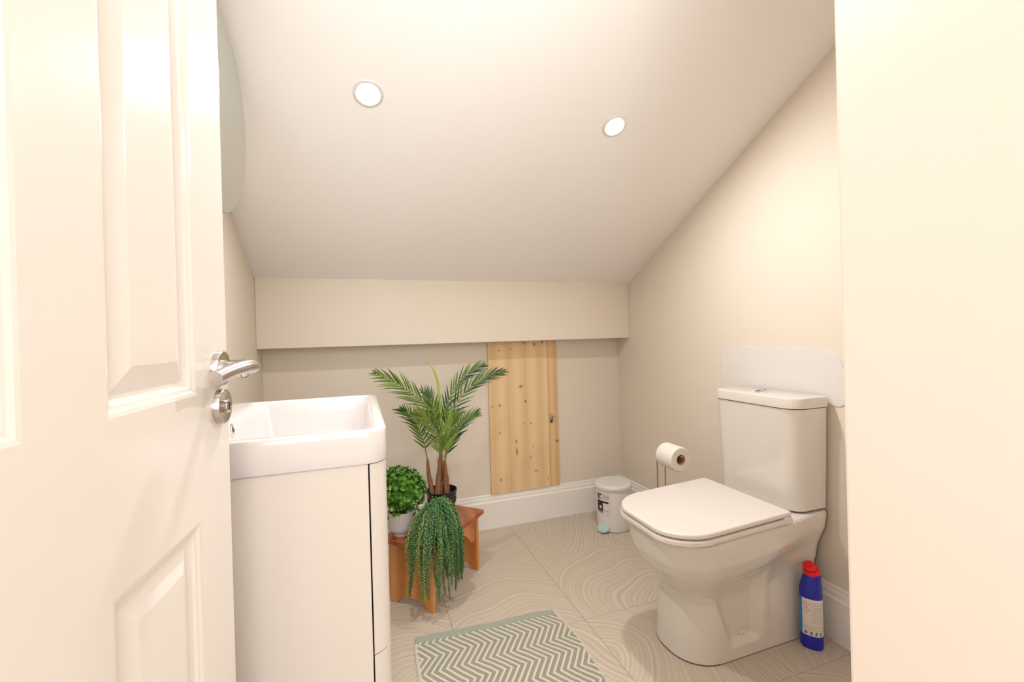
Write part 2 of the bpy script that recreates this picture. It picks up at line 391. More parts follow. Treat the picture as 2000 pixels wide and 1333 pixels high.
# ------------------------------------------------------------------ vanity and basin
VY0, VY1, VX = .955, 1.580, .052
van = empty('vanity_unit', (XL+.24, 1.27, 0), 'white vanity cabinet with curved-corner fronts carrying the basin, beside the open door', 'cabinet')
ins = .006; r = .045
for a, b in (((XL+.002, VY0+ins, .002), (.012, VY0+ins+.009, .7938)), ((XL+.002, VY1-ins-.009, .002), (.012, VY1-ins, .7938))): obj('side_panel', BX(a, b), m_cab, van, bevel=.0012)
obj('bottom_panel', BX((XL+.002, VY0+ins+.0095, .06), (.011, VY1-ins-.0095, .076)), m_cab, van)
for zc in (.02, .385): obj('front_rail', BX((.0122, VY0+ins+.010, zc), (.0146, VY1-ins-.010, zc+.018)), m_gap, van)
def front(z0, z1, nm):
    out = rrect(-.2, VX-.002, VY0+ins, VY1-ins, [r, .001, .001, r], 10)
    keep = [p for p in out if p.x > -.1]
    # outer path from near side to far side
    near = Vector((.0148, VY0+ins, 0)); far = Vector((.0148, VY1-ins, 0))
    arc1 = [Vector((VX-.002-r+r*cos(a), VY0+ins+r+r*sin(a), 0)) for a in [radians(-90+9*k) for k in range(11)]]
    arc2 = [Vector((VX-.002-r+r*cos(a), VY1-ins-r+r*sin(a), 0)) for a in [radians(9*k) for k in range(11)]]
    path = [p for p in [near]+arc1+arc2+[far]]
    path = [p for p in path if p.x >= .0148]
    path = [near]+path[1:-1]+[far]
    t = .016; inner = [Vector((.0148+.001, VY1-ins-t, 0)), Vector((VX-.002-t, VY1-ins-r, 0)), Vector((VX-.002-t, VY0+ins+r, 0)), Vector((.0148+.001, VY0+ins+t, 0))]
    pts = path+inner; bm = bmesh.new(); poly_prism(bm, [p+Vector((0, 0, z0)) for p in pts], (0, 0, z1-z0))
    o = obj(nm, bm, m_cab, van, bevel=.001); return o
front(.398, .7925, 'drawer'); front(.012, .3955, 'drawer')
bas = empty('basin', (XL+.24, 1.27, .793), 'white rectangular basin with rounded front corners on the vanity cabinet', 'basin')
bm = bmesh.new(); S = 8
def ring(q, z, rr, x1=VX): return rrect(XL+.001+q, x1-q, VY0+q, VY1-q, [rr, .002, .002, rr], S, z)
ix0, ix1, iy0, iy1 = XL+.115, VX-.024, VY0+.016, VY1-.016
def iring(q, z, rr): return rrect(ix0+q, ix1-q, iy0+q, iy1-q, rr, S, z)
rings = [ring(.002, .795, .044), ring(0, .798, .046), ring(0, .858, .046), ring(.0012, .8625, .045), ring(.0045, .865, .042)]
rings += [iring(0, .865, .036), iring(.0025, .8635, .035), iring(.005, .859, .034), iring(.008, .82, .04), iring(.012, .76, .045), iring(.018, .735, .05), iring(.032, .722, .055), iring(.06, .716, .055), iring(.15, .713, .03)]
loft(bm, rings, False, True)
obj('bowl', bm, m_basin, bas, smooth=True)
c = Vector((ix0+.008, 1.27, .836)); bm = bmesh.new()
lathe(bm, [(.0145, -.004), (.0145, .0015), (.0135, .003), (.011, .003), (.0105, .0005)], n=32, M=orient(c, Vector((1, 0, .12)))); ov = obj('overflow_ring', bm, m_chrome, bas, smooth=True)
bm = bmesh.new(); lathe(bm, [(.0103, -.003), (.0103, .0009), (.0001, .0009)], n=24, M=orient(c, Vector((1, 0, .12)))); obj('overflow_hole', bm, m_dark, ov)
bm = bmesh.new(); lathe(bm, [(.033, .7125), (.033, .716), (.03, .719), (.001, .721)], c=((ix0+ix1)/2-.02, 1.27, 0), n=32); obj('plug', bm, m_chrome, bas, smooth=True)
tap = empty('basin_mixer_tap', (XL+.055, 1.27, .865), 'chrome mixer tap on the basin ledge, mostly hidden behind the door lever', 'tap')
tx = XL+.055
bm = bmesh.new(); lathe(bm, [(.026, .0), (.026, .006), (.022, .012), (.0205, .11), (.021, .128), (.018, .135), (.001, .137)], c=(tx, 1.27, .865), n=28); obj('body', bm, m_chrome, tap, smooth=True)
bm = bmesh.new(); tube(bm, spline([(tx, 1.27, .957), (tx+.05, 1.27, .977), (tx+.075, 1.27, .982), (tx+.093, 1.27, .976), (tx+.095, 1.27, .966)], 20), [.014]*14+[.0135]*7, 16); sp = obj('spout', bm, m_chrome, tap, smooth=True)
bm = bmesh.new(); lathe(bm, [(.0110, .9648), (.0110, .9662)], c=(tx+.095, 1.27, 0), n=20); obj('aerator', bm, m_dark, sp)
bm = bmesh.new(); box(bm, (tx-.01, 1.262, 1.004), (tx+.108, 1.278, 1.010)); obj('lever', bm, m_chrome, tap, bevel=.002)

# ------------------------------------------------------------------ mirror
MX, MY, MZ, MR = -.2871, 1.1835, 1.586, .2263
mir = empty('round_mirror', (XL, MY, MZ), 'frameless round wall mirror above the basin, half hidden behind the door', 'mirror')
Mm = orient(Vector((MX, MY, MZ)), Vector((1, -.019, -.0314)))
bm = bmesh.new(); lathe(bm, [(MR-.001, -.005), (MR, -.004), (MR, -.0012), (MR-.0012, 0), (.0005, 0)], n=128, M=Mm); bmesh.ops.remove_doubles(bm, verts=bm.verts, dist=1e-6)
obj('glass', bm, [m_mirror], mir)
bm = bmesh.new(); lathe(bm, [(MR+.0006, -.0062), (MR+.0006, -.0008)], n=128, M=Mm)
for f in [f for f in bm.faces if len(f.verts) > 4]: bm.faces.remove(f)
obj('edge', bm, m_medge, mir)
bm = bmesh.new(); lathe(bm, [(MR*.55, XL-MX+.006), (MR*.55, -.0055)], n=48, M=Mm); obj('mount', bm, m_cab, mir)

# ------------------------------------------------------------------ toilet
toi = empty('toilet', (1.2, 1.215, 0), 'white close-coupled toilet with its lid closed, against the right wall', 'toilet')
TC = 1.226
def dring(z, xf, xb, hw, rf, n=20, dyc=0, rb=.01):
    """D ring: rounded front (x min), squarish back"""
    return rrect(xf, xb, TC+dyc-hw, TC+dyc+hw, [rb, rf, rf, rb], n, z)
def lerp(a, b, t): return a+(b-a)*t
def smooth01(t): t = max(0, min(1, t)); return t*t*(3-2*t)
key = [(0.0, .942, 1.455, .121, .108), (.004, .938, 1.457, .124, .11), (.06, .942, 1.458, .123, .108), (.13, .947, 1.458, .122, .105), (.185, .950, 1.46, .122, .105), (.215, .944, 1.462, .128, .106), (.24, .924, 1.466, .137, .112),
       (.27, .893, 1.468, .151, .124), (.30, .868, 1.470, .165, .134), (.335, .849, 1.470, .177, .142), (.37, .843, 1.470, .1815, .143), (.395, .839, 1.470, .1845, .145), (.404, .839, 1.470, .1845, .145), (.409, .844, 1.468, .180, .142)]
def kv(z):
    for a, b in zip(key, key[1:]):
        if a[0] <= z <= b[0]:
            t = (z-a[0])/(b[0]-a[0]); return [lerp(a[i], b[i], t) for i in range(1, 5)]
    return list(key[-1][1:])
def pan_ring(z):
    N = 150; arcn = 18
    xf, xb, hw, rf = kv(z); TC = lerp(1.226, 1.213, smooth01((z-.15)/.22)); xf += .008*smooth01((z-.2)/.15)
    def hx(x):
        dz = .065*smooth01((x-1.08)/.36)*(1-smooth01((z-.28)/.12))*smooth01((z-.08)/.10); return kv(max(.02, z-dz))[2]
    s_ = [(lerp(xf+rf, xb-.02, k/N), hx(lerp(xf+rf, xb-.02, k/N))) for k in range(N+1)]
    s_ = [(x, h-(.026*smooth01((z-.26)/.1)*smooth01((x-1.22)/.22) if z > .26 else 0)) for x, h in s_]
    a1 = [(xf+rf-rf*sin(t), hw-rf+rf*cos(t)) for t in [pi/2*k/arcn for k in range(1, arcn+1)]]
    hb = s_[-1][1]
    ringp = [(x, TC-h) for x, h in s_]+[(xb-.004, TC-hb+.004), (xb, TC-hb+.02), (xb, TC+hb-.02), (xb-.004, TC+hb-.004)]+[(x, TC+h) for x, h in reversed(s_)]
    ringp += [(x, TC+y) for x, y in a1]+[(x, TC-y) for x, y in reversed(a1[:-1])]
    out = []; zt = z+.027*smooth01((z-.24)/.17)
    for x, y in ringp:
        if .02 < z < .34 and 1.0 < x < 1.4:      # moulded recess on both lower sides
            xl = lerp(1.088, 1.018, (z-.05)/.20); xr = lerp(1.196, 1.208, (z-.05)/.20)
            d = min(smooth01((x-xl+.006)/.032), smooth01((xr+.022-x)/.034))*smooth01((z-.040)/.020)*(1-smooth01((z-.235)/.06))
            rd = math.exp(-((x-1.236)/.016)**2)*smooth01((z-.03)/.03)*smooth01((.27-z)/.06)
            y += (.021*d-.003*rd)*(1 if y < TC else -1)
        out.append(Vector((x, y, zt+.045*min(0, x-1.27)*smooth01((z-.25)/.15))))
    return out
zsr = [0, .002, .004]+[.004+(.409-.004)*k/80 for k in range(1, 81)]
bm = bmesh.new(); loft(bm, [pan_ring(z) for z in zsr]); obj('pan', bm, m_ceramic, toi, smooth=True)
# dark silicone line at the floor
bm = bmesh.new(); loft(bm, [dring(.0002, .9372, 1.458, .1248, .112), dring(.0014, .9372, 1.458, .1248, .112)]); obj('base_joint', bm, m_gap, toi)
bm = bmesh.new()
for y in (TC-.1045,): lathe(bm, [(.008, -.003), (.008, .003), (.006, .0055), (.001, .007)], c=(1.152, y+.001, .066), n=20, M=Matrix.Rotation(radians(90), 4, 'X'))
obj('bolt_cap', bm, m_seat, toi, smooth=True)
LC = 1.212
def lidring(z, q, xf=.845, xb=1.272, hw=.186, rf=.115, tilt=.045):
    pts = rrect(xf+q, xb-q, LC-hw+q, LC+hw-q, [.006, rf, rf, .006], 14, 0)
    return [Vector((p.x, p.y, z+(p.x-1.27)*tilt)) for p in pts]
# front edge of the lid bulges slightly
def bulge(rg): return [Vector((p.x-(.014*max(0, 1-((p.y-LC)/.19)**2) if p.x < 1.0 else 0), p.y, p.z)) for p in rg]
bm = bmesh.new(); loft(bm, [bulge(lidring(z, q)) for z, q in ((.4385, .004), (.440, -.0005), (.442, -.002), (.452, -.002), (.455, .0), (.456, .005))])
seat = obj('seat', bm, m_seat, toi, smooth=True)
bm = bmesh.new(); loft(bm, [bulge(lidring(z, q)) for z, q in ((.4592, .012), (.4594, .0055), (.4606, .002), (.4625, .0005), (.470, .0005), (.4732, .0015), (.4750, .004), (.4758, .010))])
lid = obj('lid', bm, m_seat, toi, smooth=True)
bm = bmesh.new(); box(bm, (1.236, LC-.1893, .4365), (1.2715, LC+.1893, .4600)); obj('hinge_block', bm, m_seat, lid, bevel=.006, bseg=3)
# cistern
C0, C1, CX0, CX1 = 1.050, 1.412, 1.322, 1.476
def cring(z, q, rr=.055): return rrect(CX0+q, CX1, C0+q, C1-q, [.006, rr, rr, .006], 10, z)
bm = bmesh.new(); loft(bm, [cring(.4405, .02, .05), cring(.4435, .0145, .05), cring(.60, .009, .052), cring(.782, .004, .055)])
cis = obj('cistern', bm, m_ceramic, toi, smooth=True)
bm = bmesh.new(); loft(bm, [cring(.782, .008, .05), cring(.7848, .008, .05)]); obj('lid_joint', bm, m_gap, cis)
bm = bmesh.new(); loft(bm, [cring(.7848, .0015), cring(.786, 0), cring(.812, 0), cring(.818, .002), cring(.8205, .006), cring(.8215, .012)]); obj('cistern_lid', bm, m_ceramic, cis, smooth=True)
bm = bmesh.new(); loft(bm, [cring(.434, .03, .04), cring(.4408, .03, .04)]); obj('cistern_gasket', bm, m_dark, cis)
bm = bmesh.new(); lathe(bm, [(.023, .8205), (.023, .824), (.021, .826), (.0005, .8275)], c=(1.392, 1.232, 0), n=36); fb = obj('flush_button', bm, m_chrome, cis, smooth=True)
bm = bmesh.new(); box(bm, (1.37, 1.2312, .8262), (1.414, 1.2328, .8278)); obj('button_split', bm, m_dark, fb)

# splash sheet behind the cistern
sh = bmesh.new(); y0, y1, za, zb2 = 1.005, 1.522, .787, .980
pts = [(p.x, p.y) for p in rrect(y0, y1, za, zb2, [.062, .085, .022, .022], 10)]
pts = [(p.x, p.y) for p in rrect(y0, y1, za, zb2, [.062, .085, .022, .022], 10)]
poly_prism(sh, [(XR-.0004, a, b) for a, b in pts], (-.003, 0, 0))
s_o = obj('splash_panel', sh, m_shield, bevel=.0008, origin=(XR, 1.26, .88))
tag(s_o, 'thin white plastic splash sheet with rounded corners on the wall behind the cistern', 'splash panel')

# ------------------------------------------------------------------ low hatch in the back wall
hat = empty('access_hatch', (.87, YB, .165), 'tall pale pine hatch board with knots under the boxed ledge of the back wall', 'hatch')
for a, b in ((.667, .78), (.7804, .884), (.8844, 1.0165)):
    bm = BX((a, YB-.016, .184), (b, YB-.0005, 1.0195)); obj('board', bm, m_pine, hat, bevel=.0006)
bm = BX((1.0185, YB-.012, .184), (1.079, YB-.0005, 1.0195)); obj('frame_strip', bm, m_pine2, hat, bevel=.001)
bm = bmesh.new(); box(bm, (1.026, YB-.020, .560), (1.046, YB-.0115, .600)); lt = obj('latch', bm, m_steel, hat, bevel=.003)
bm = bmesh.new(); lathe(bm, [(.007, 0), (.009, .008), (.0105, .016), (.008, .021), (.001, .022)], n=20, M=orient(Vector((1.036, YB-.0195, .588)), (0, -1, 0))); obj('knob', bm, m_chrome, lt, smooth=True)
bm = bmesh.new(); box(bm, (1.026, YB-.0215, .548), (1.040, YB-.0160, .562)); obj('catch', bm, m_dark, lt, bevel=.002)

# ------------------------------------------------------------------ recessed lamps
def downlight(x, y, label):
    c = Vector((x, y, ceil_z(y))); root = empty('ceiling_downlight', c, label, 'downlight', 'recessed lamps in the sloping ceiling'); Mx = orient(c, CN)
    bm = bmesh.new(); lathe(bm, [(.0435, -.0005), (.0435, .002), (.041, .0042), (.036, .0045), (.0335, .003), (.0325, .0005)], n=48, M=Mx)
    for f in [f for f in bm.faces if len(f.verts) > 4]: bm.faces.remove(f)
    obj('bezel', bm, m_bezel, root, smooth=True)
    bm = bmesh.new(); lathe(bm, [(.033, .0002), (.031, .002), (.0005, .003)], n=40, M=Mx); obj('lens', bm, m_led, root, smooth=True)
downlight(*SPOTS[0], 'lit round recessed ceiling lamp above the potted palm and vanity')
downlight(*SPOTS[1], 'lit round recessed ceiling lamp nearer the toilet side')

# ------------------------------------------------------------------ step stool
SA = radians(45.5); A = Vector((cos(SA), sin(SA), 0)); B = Vector((-sin(SA), cos(SA), 0)); S0 = Vector((.238, 1.666, 0))
LA, LB, SH = .405, .245, .262
def sp_(a, b, z): return S0+A*a+B*b+Vector((0, 0, z))
sto = empty('step_stool', sp_(LA/2, LB/2, 0), 'small wooden step stool with a reddish top and scalloped aprons, carrying the plants', 'stool')
bm = bmesh.new(); poly_prism(bm, [sp_(a, b, SH-.02) for a, b in ((0, 0), (LA, 0), (LA, LB), (0, LB))], (0, 0, .02)); obj('seat', bm, m_stooltop, sto, bevel=.004, bseg=3)
def endpanel(a0):
    # panel in the B direction with an arch between two feet
    b0, b1 = .016, LB-.016; pts = [(b0, 0), (b0+.035, 0)]
    n = 14; aw0, aw1 = b0+.035, b1-.035; hh = .034
    prof = []
    for k in range(1, n):
        t = k/n; prof.append((lerp(aw0, aw1, t), hh*min(1, sin(pi*t)**.55*1.0)))
    pts += prof+[(b1-.035, 0), (b1, 0), (b1, SH-.02), (b0, SH-.02)]
    bm = bmesh.new(); poly_prism(bm, [sp_(a0, b, z) for b, z in pts], A*.018); return bm
obj('end_panel', endpanel(.026), m_stool, sto, bevel=.003); obj('end_panel', endpanel(LA-.044), m_stool, sto, bevel=.003)
def apron(b0):
    a0, a1 = .0445, LA-.0445; top = SH-.0205; n = 26; pts = [(a0, top)]
    for k in range(n+1):
        t = k/n; u = min(t, 1-t)*2   # 0 at end, 1 mid
        if u < .22: d = .105-.0*u
        elif u < .30: d = lerp(.105, .085, (u-.22)/.08)
        else: d = .085-.045*sin(min(1, (u-.30)/.45)*pi/2)
        pts.append((lerp(a0, a1, t), top-d))
    pts.append((a1, top)); bm = bmesh.new(); poly_prism(bm, [sp_(a, b0, z) for a, z in pts], B*.014); return bm
obj('apron', apron(.024), m_stool, sto, bevel=.002); obj('apron', apron(LB-.038), m_stool, sto, bevel=.002)

# ------------------------------------------------------------------ potted palm
PX, PY, PZ = .322, 1.905, SH
palm = empty('potted_palm', (PX, PY, PZ), 'artificial palm with arching fronds in a black pot at the back of the stool', 'plant')
bm = bmesh.new(); lathe(bm, [(.046, 0), (.048, .004), (.0635, .125), (.0655, .128), (.0655, .136), (.0625, .136), (.061, .118)], c=(PX, PY, PZ), n=48)
bm.faces.ensure_lookup_table(); [bm.faces.remove(f) for f in [f for f in bm.faces if len(f.verts) > 20 and f.calc_center_median().z > PZ+.05]]
obj('pot', bm, m_pot_b, palm, smooth=True, recalc=False)
bm = bmesh.new(); lathe(bm, [(.0615, PZ+.085), (.0615, PZ+.108), (.001, PZ+.112)], c=(PX, PY, 0), n=32); obj('soil', bm, m_soil, palm)
stems = [[(.281, 1.895, .368), (.273, 1.895, .43), (.267, 1.9, .49), (.265, 1.9, .535)], [(.318, 1.925, .368), (.324, 1.93, .448), (.329, 1.94, .53), (.331, 1.94, .63)], [(.346, 1.905, .368), (.342, 1.91, .452), (.338, 1.90, .521)], [(.302, 1.905, .368), (.311, 1.91, .45), (.322, 1.915, .53)]]
for k, st in enumerate(stems):
    pts = spline(st, 14); bm = bmesh.new(); r0 = .0125 if k else .010
    tube(bm, pts, [lerp(r0, .0055, (i/14)**1.8) for i in range(15)], 10)
    tr = obj('stem', bm, m_trunk, palm, smooth=True)
    bm = bmesh.new()
    for q in range(3):   # split sheath flaps on the trunk
        i0 = 2+q*3; p = pts[i0]; e = pts[min(14, i0+5)]; an = random.uniform(0, 6.28); d = Vector((cos(an), sin(an), 0))
        w = Vector((-d.y, d.x, 0))*.006; bm.faces.new([bm.verts.new(v) for v in (p+d*r0-w, p+d*r0+w, lerp(p, e, .7)+d*(r0+.002)+w*.6, e+d*(r0+.005), lerp(p, e, .7)+d*(r0+.002)-w*.6)])
    obj('sheath', bm, m_trunk, tr)
VIEW = Vector((.17, .98, 0)).normalized()
def leaflet(bm, p, d, up, L, w, droop):
    """lance leaf: folded along the midrib"""
    n = 5; side = d.cross(up).normalized(); L_ = []; C_ = []; R_ = []
    for k in range(n+1):
        t = k/n; c = p+d*L*t-Vector((0, 0, 1))*droop*L*t*t; ww = w*(min(1, t*3+.35))*(1-t**2.2)
        L_.append(bm.verts.new(c-side*ww+up*ww*.35)); C_.append(bm.verts.new(c)); R_.append(bm.verts.new(c+side*ww+up*ww*.35))
    for k in range(n):
        bm.faces.new((L_[k], C_[k], C_[k+1], L_[k+1])); bm.faces.new((C_[k], R_[k], R_[k+1], C_[k+1]))
def frond(pts, n, Lmax, mats, face=None, t0=.12, spreadL=42, spreadR=42, droopL=.12, droopR=.12):
    ns = 28; P = spline(pts, ns); bm = bmesh.new(); tube(bm, P, [lerp(.0032, .0009, i/ns) for i in range(ns+1)], 6)
    fr = obj('frond', bm, m_rachis, palm, smooth=True)
    face = (face or -VIEW).normalized()
    for k in range(n):
        t = lerp(t0, .975, (k+.5)/n); u = t*ns; i = min(int(u), ns-1); p = P[i].lerp(P[i+1], u-i); tan = (P[min(i+1, ns)]-P[max(i-1, 0)]).normalized()
        f = (face-tan*face.dot(tan)).normalized(); s = tan.cross(f).normalized()
        env = (sin(pi*min(1, (t*.86+.12)))**.55)*(1 if t < .85 else lerp(1, .62, (t-.85)/.15))
        for sg in (1, -1):
            a = radians((spreadL if sg == 1 else spreadR)*lerp(.80, .34, t)+random.uniform(-4, 4))
            tl = random.uniform(-.12, .2)
            d = (tan*cos(a)+s*sg*sin(a)+f*tl).normalized()
            L = Lmax*1.22*env*random.uniform(.86, 1.08)
            bm = bmesh.new(); leaflet(bm, p, d, f, L, .0052*lerp(1, .62, t)*random.uniform(.85, 1.1), (droopL if sg == 1 else droopR))
            obj('leaflet', bm, mats[random.randrange(len(mats))], fr, recalc=False)
g, lg, dk = m_palm
frond([(.323, 1.93, .627), (.297, 1.92, .729), (.211, 1.90, .815), (.135, 1.88, .872), (.050, 1.86, .920)], 20, .098, [g, g, lg, lg], spreadL=50, spreadR=46)
frond([(.265, 1.90, .534), (.24, 1.87, .647), (.201, 1.84, .724), (.15, 1.82, .772)], 16, .082, [g, g, dk, lg], spreadL=52)
frond([(.328, 1.88, .512), (.303, 1.84, .626), (.255, 1.80, .718), (.205, 1.78, .762)], 19, .086, [lg, lg, g], spreadL=44, spreadR=44)
frond([(.336, 1.90, .51), (.362, 1.88, .607), (.42, 1.87, .687), (.490, 1.88, .722)], 17, .076, [g, dk, g], spreadL=44)
frond([(.333, 1.94, .624), (.374, 1.95, .704), (.458, 1.96, .812), (.554, 1.97, .866), (.655, 1.98, .890)], 19, .092, [dk, dk, g], spreadL=46, spreadR=40)
frond([(.332, 1.96, .62), (.364, 1.99, .727), (.425, 2.02, .831), (.509, 2.05, .891), (.575, 2.06, .918)], 18, .085, [g, dk, g], spreadL=42, spreadR=40)
frond([(.329, 1.97, .596), (.317, 1.99, .696), (.300, 2.02, .775), (.285, 2.04, .800)], 14, .078, [g, dk], spreadL=44)
frond([(.332, 1.87, .539), (.344, 1.85, .624), (.362, 1.84, .690), (.385, 1.84, .725)], 15, .078, [lg, g], spreadL=44)
bm = bmesh.new(); P = spline([(.335, 1.95, .66), (.336, 1.955, .76), (.329, 1.965, .85), (.312, 1.97, .91), (.284, 1.98, .965)], 18)
tube(bm, P, [.002+.0042*sin(pi*min(1, i/18*.9+.1)) for i in range(19)], 6); obj('spike_leaf', bm, m_spike, palm, smooth=True)

# ------------------------------------------------------------------ round bush in white pot
BXc, BY = .148, 1.845
bush = empty('potted_bush', (BXc, BY, SH), 'round leafy green bush in a white footed pot beside the vanity', 'plant')
bm = bmesh.new(); lathe(bm, [(.034, 0), (.034, .010), (.038, .014), (.050, .022), (.054, .034), (.0555, .096), (.054, .098), (.052, .097), (.0515, .086)], c=(BXc, BY, SH), n=48)
[bm.faces.remove(f) for f in [f for f in bm.faces if len(f.verts) > 20 and f.calc_center_median().z > SH+.05]]
obj('pot', bm, m_pot_w, bush, smooth=True, recalc=False)
bm = bmesh.new(); lathe(bm, [(.0515, SH+.06), (.0515, SH+.084), (.001, SH+.088)], c=(BXc, BY, 0), n=32); obj('soil', bm, m_soil, bush)
def cluster(bm, c, nrm, R, nl):
    nrm = nrm.normalized(); a = nrm.cross(Vector((.3, .2, 1))).normalized(); b = nrm.cross(a); off = random.uniform(0, 6)
    for k in range(nl):
        t = off+2*pi*k/nl; d = (a*cos(t)+b*sin(t))*.8+nrm*random.uniform(.35, .9); d.normalize(); s = nrm.cross(d).normalized()*R*.42; L = R*random.uniform(.8, 1.15)
        v = [bm.verts.new(p) for p in (c, c+d*L*.45-s, c+d*L*.85-s*.7, c+d*L+nrm*R*.1, c+d*L*.85+s*.7, c+d*L*.45+s)]
        mid = bm.verts.new(c+d*L*.6-nrm*R*.12)
        for i in range(6): bm.faces.new((v[i], v[(i+1) % 6], mid))
bmA = bmesh.new(); bmB = bmesh.new(); C = Vector((BXc-.004, BY, SH+.175))
for k in range(560):
    d = Vector((random.gauss(0, 1), random.gauss(0, 1), random.gauss(0, 1))).normalized()
    if d.z < -.75: continue
    rad = .095*random.uniform(.62, 1.04)*(1+.10*noise.noise(d*2.5)); p = C+Vector((d.x*rad, d.y*rad, d.z*rad*.94))
    cluster(bmB if random.random() < .06 and d.z < .5 else bmA, p, (d+Vector((0, 0, .35))), random.uniform(.011, .016), 6)
for k in range(26):
    d = Vector((random.uniform(-.4, 1), random.uniform(-1, .5), -.2)).normalized(); p = C+Vector((d.x*.105, d.y*.1, -.05-random.uniform(0, .045)))
    cluster(bmB if random.random() < .4 else bmA, p, d, .011, 5)
obj('foliage', bmA, m_bush, bush, kind='stuff', recalc=False); obj('bud_sprigs', bmB, m_bushp, bush, kind='stuff', recalc=False)
bm = bmesh.new()
for k in range(16):
    t = 2*pi*k/16; tube(bm, spline([(BXc+.02*cos(t), BY+.02*sin(t), SH+.085), (BXc+.04*cos(t), BY+.04*sin(t), SH+.13), (BXc+.06*cos(t+.3), BY+.06*sin(t+.3), SH+.17)], 6), .0012, 5)
obj('twigs', bm, m_rachis, bush, kind='stuff')

# ------------------------------------------------------------------ trailing bead plant
TX, TY = .272, 1.768
tra = empty('trailing_string_plant', (TX, TY, SH), 'trailing plant of long beaded green strings spilling over the front corner of the stool', 'plant')
bm = bmesh.new(); lathe(bm, [(.030, 0), (.031, .003), (.040, .082), (.0415, .085), (.0385, .085)], c=(TX, TY, SH), n=36); obj('pot', bm, m_pot_b, tra, smooth=True)
ico = bmesh.new(); bmesh.ops.create_icosphere(ico, subdivisions=1, radius=1); IV = [v.co.copy() for v in ico.verts]; IF = [[v.index for v in f.verts] for f in ico.faces]; ico.free()
def bead(vs_, fs, c, r):
    b = len(vs_); vs_.extend([(c+v*r) for v in IV]); fs.extend([[i+b for i in f] for f in IF])
CAMD = Vector((TX, TY-.0, 0)).normalized()
outer = S0  # near corner of the stool
def strand(k, ang, reach, zend, thick, mat, wob):
    d = Vector((cos(ang), sin(ang), 0)); top = Vector((TX, TY, SH+.088+random.uniform(0, .045))); ph = random.uniform(0, 6)
    pts = [top, top+d*reach*.35+Vector((0, 0, .018)), top+d*reach*.75+Vector((0, 0, -.015))]
    zz = top.z-.05; n = 5
    for q in range(n):
        t = (q+1)/n; pts.append(top+d*(reach*(1+.10*t))+Vector((wob*sin(ph+3*t), wob*.6*cos(ph+2.2*t), 0))*t+Vector((0, 0, lerp(zz-top.z-.0, zend-top.z, t))))
    S = spline(pts, 70); bm = bmesh.new(); tube(bm, S[::2], .0009, 5); L = sum((b-a).length for a, b in zip(S, S[1:]))
    vs_, fs = [], []; acc = 0; nxt = 0; step = thick*.80
    for a, b in zip(S, S[1:]):
        seg = (b-a).length; 
        while nxt < acc+seg:
            u = (nxt-acc)/max(seg, 1e-6); p = a.lerp(b, u); t = nxt/L; sz = thick*lerp(1, .42, t**2.2)*random.uniform(.85, 1.12)
            th = random.uniform(0, 6.28); tv = (b-a).normalized(); s = tv.cross(Vector((.2, .1, 1)) if abs(tv.z) < .8 else Vector((1, .3, 0))).normalized(); s2 = tv.cross(s)
            for z in range(2): bead(vs_, fs, p+(s*cos(th+z*pi)+s2*sin(th+z*pi))*sz*.58, sz*.47)
            nxt += step*lerp(1, .6, t)
        acc += seg
    base = [bm.verts.new(v) for v in vs_]
    for f in fs: bm.faces.new([base[i] for i in f])
    obj('strand', bm, mat, tra, smooth=True, recalc=False)
# most strands fall on the side of the near corner (towards the doorway)
NS = 44
for k in range(NS):
    t = k/(NS-1); ang = radians(lerp(214, 352, t))+random.uniform(-.12, .12)
    x_out = abs(t-.5)*2
    zend = random.choice([.03, .06, .05, .10, .14, .2])+random.uniform(-.01, .03)+.03*x_out
    reach = random.uniform(.055, .098)
    # keep clear of the stool's edge: distance from the pot to the edge lines
    dv = Vector((cos(ang), sin(ang), 0)); p0 = Vector((TX, TY, 0))-S0; pa, pb = p0.dot(A), p0.dot(B)
    ra = (pa+.010)/max(1e-3, -dv.dot(A)) if dv.dot(A) < 0 else 9; rb = (pb+.010)/max(1e-3, -dv.dot(B)) if dv.dot(B) < 0 else 9
    rmin = min(ra, rb)
    if rmin < .17: reach = max(reach, rmin+random.uniform(.004, .03))
    else: zend = SH+.012; reach = min(.10, reach)
    strand(k, ang, reach, zend, random.choice([.0096, .0104, .0088]), m_pearl if random.random() < .8 else m_pearlb, random.uniform(.004, .018))
for k in range(20):   # short strands covering the pot and the mound
    ang = random.uniform(0, 2*pi); strand(k, ang, random.uniform(.03, .048), SH+random.uniform(.012, .05), .0094, m_pearl, .003)

# ------------------------------------------------------------------ pedal bin
QX, QY = 1.285, 2.095
bn = empty('pedal_bin', (QX, QY, 0), 'small white pedal bin with a pale lid and teal pedal in the back corner', 'bin')
bm = bmesh.new(); lathe(bm, [(.083, .001), (.087, .004), (.089, .012), (.092, .215), (.092, .219)], c=(QX, QY, 0), n=64); body = obj('body', bm, m_bin, bn, smooth=True)
bm = bmesh.new(); lathe(bm, [(.091, .2195), (.091, .2225)], c=(QX, QY, 0), n=48); obj('rim_gap', bm, m_gap, body)
bm = bmesh.new(); lathe(bm, [(.099, .222), (.101, .225), (.101, .236), (.099, .2415), (.094, .2450), (.086, .2465), (.082, .2462), (.001, .2480)], c=(QX, QY, 0), n=64); obj('lid', bm, m_binlid, bn, smooth=True)
pa_ = atan2(-QY, -QX)-.02
bd = Vector((cos(pa_), sin(pa_), 0))
def onbin(th, z, r=.0905):
    a = pa_+th; rr = lerp(.0892, .0922, z/.215) if r == .0905 else r; return Vector((QX+rr*cos(a), QY+rr*sin(a), z))
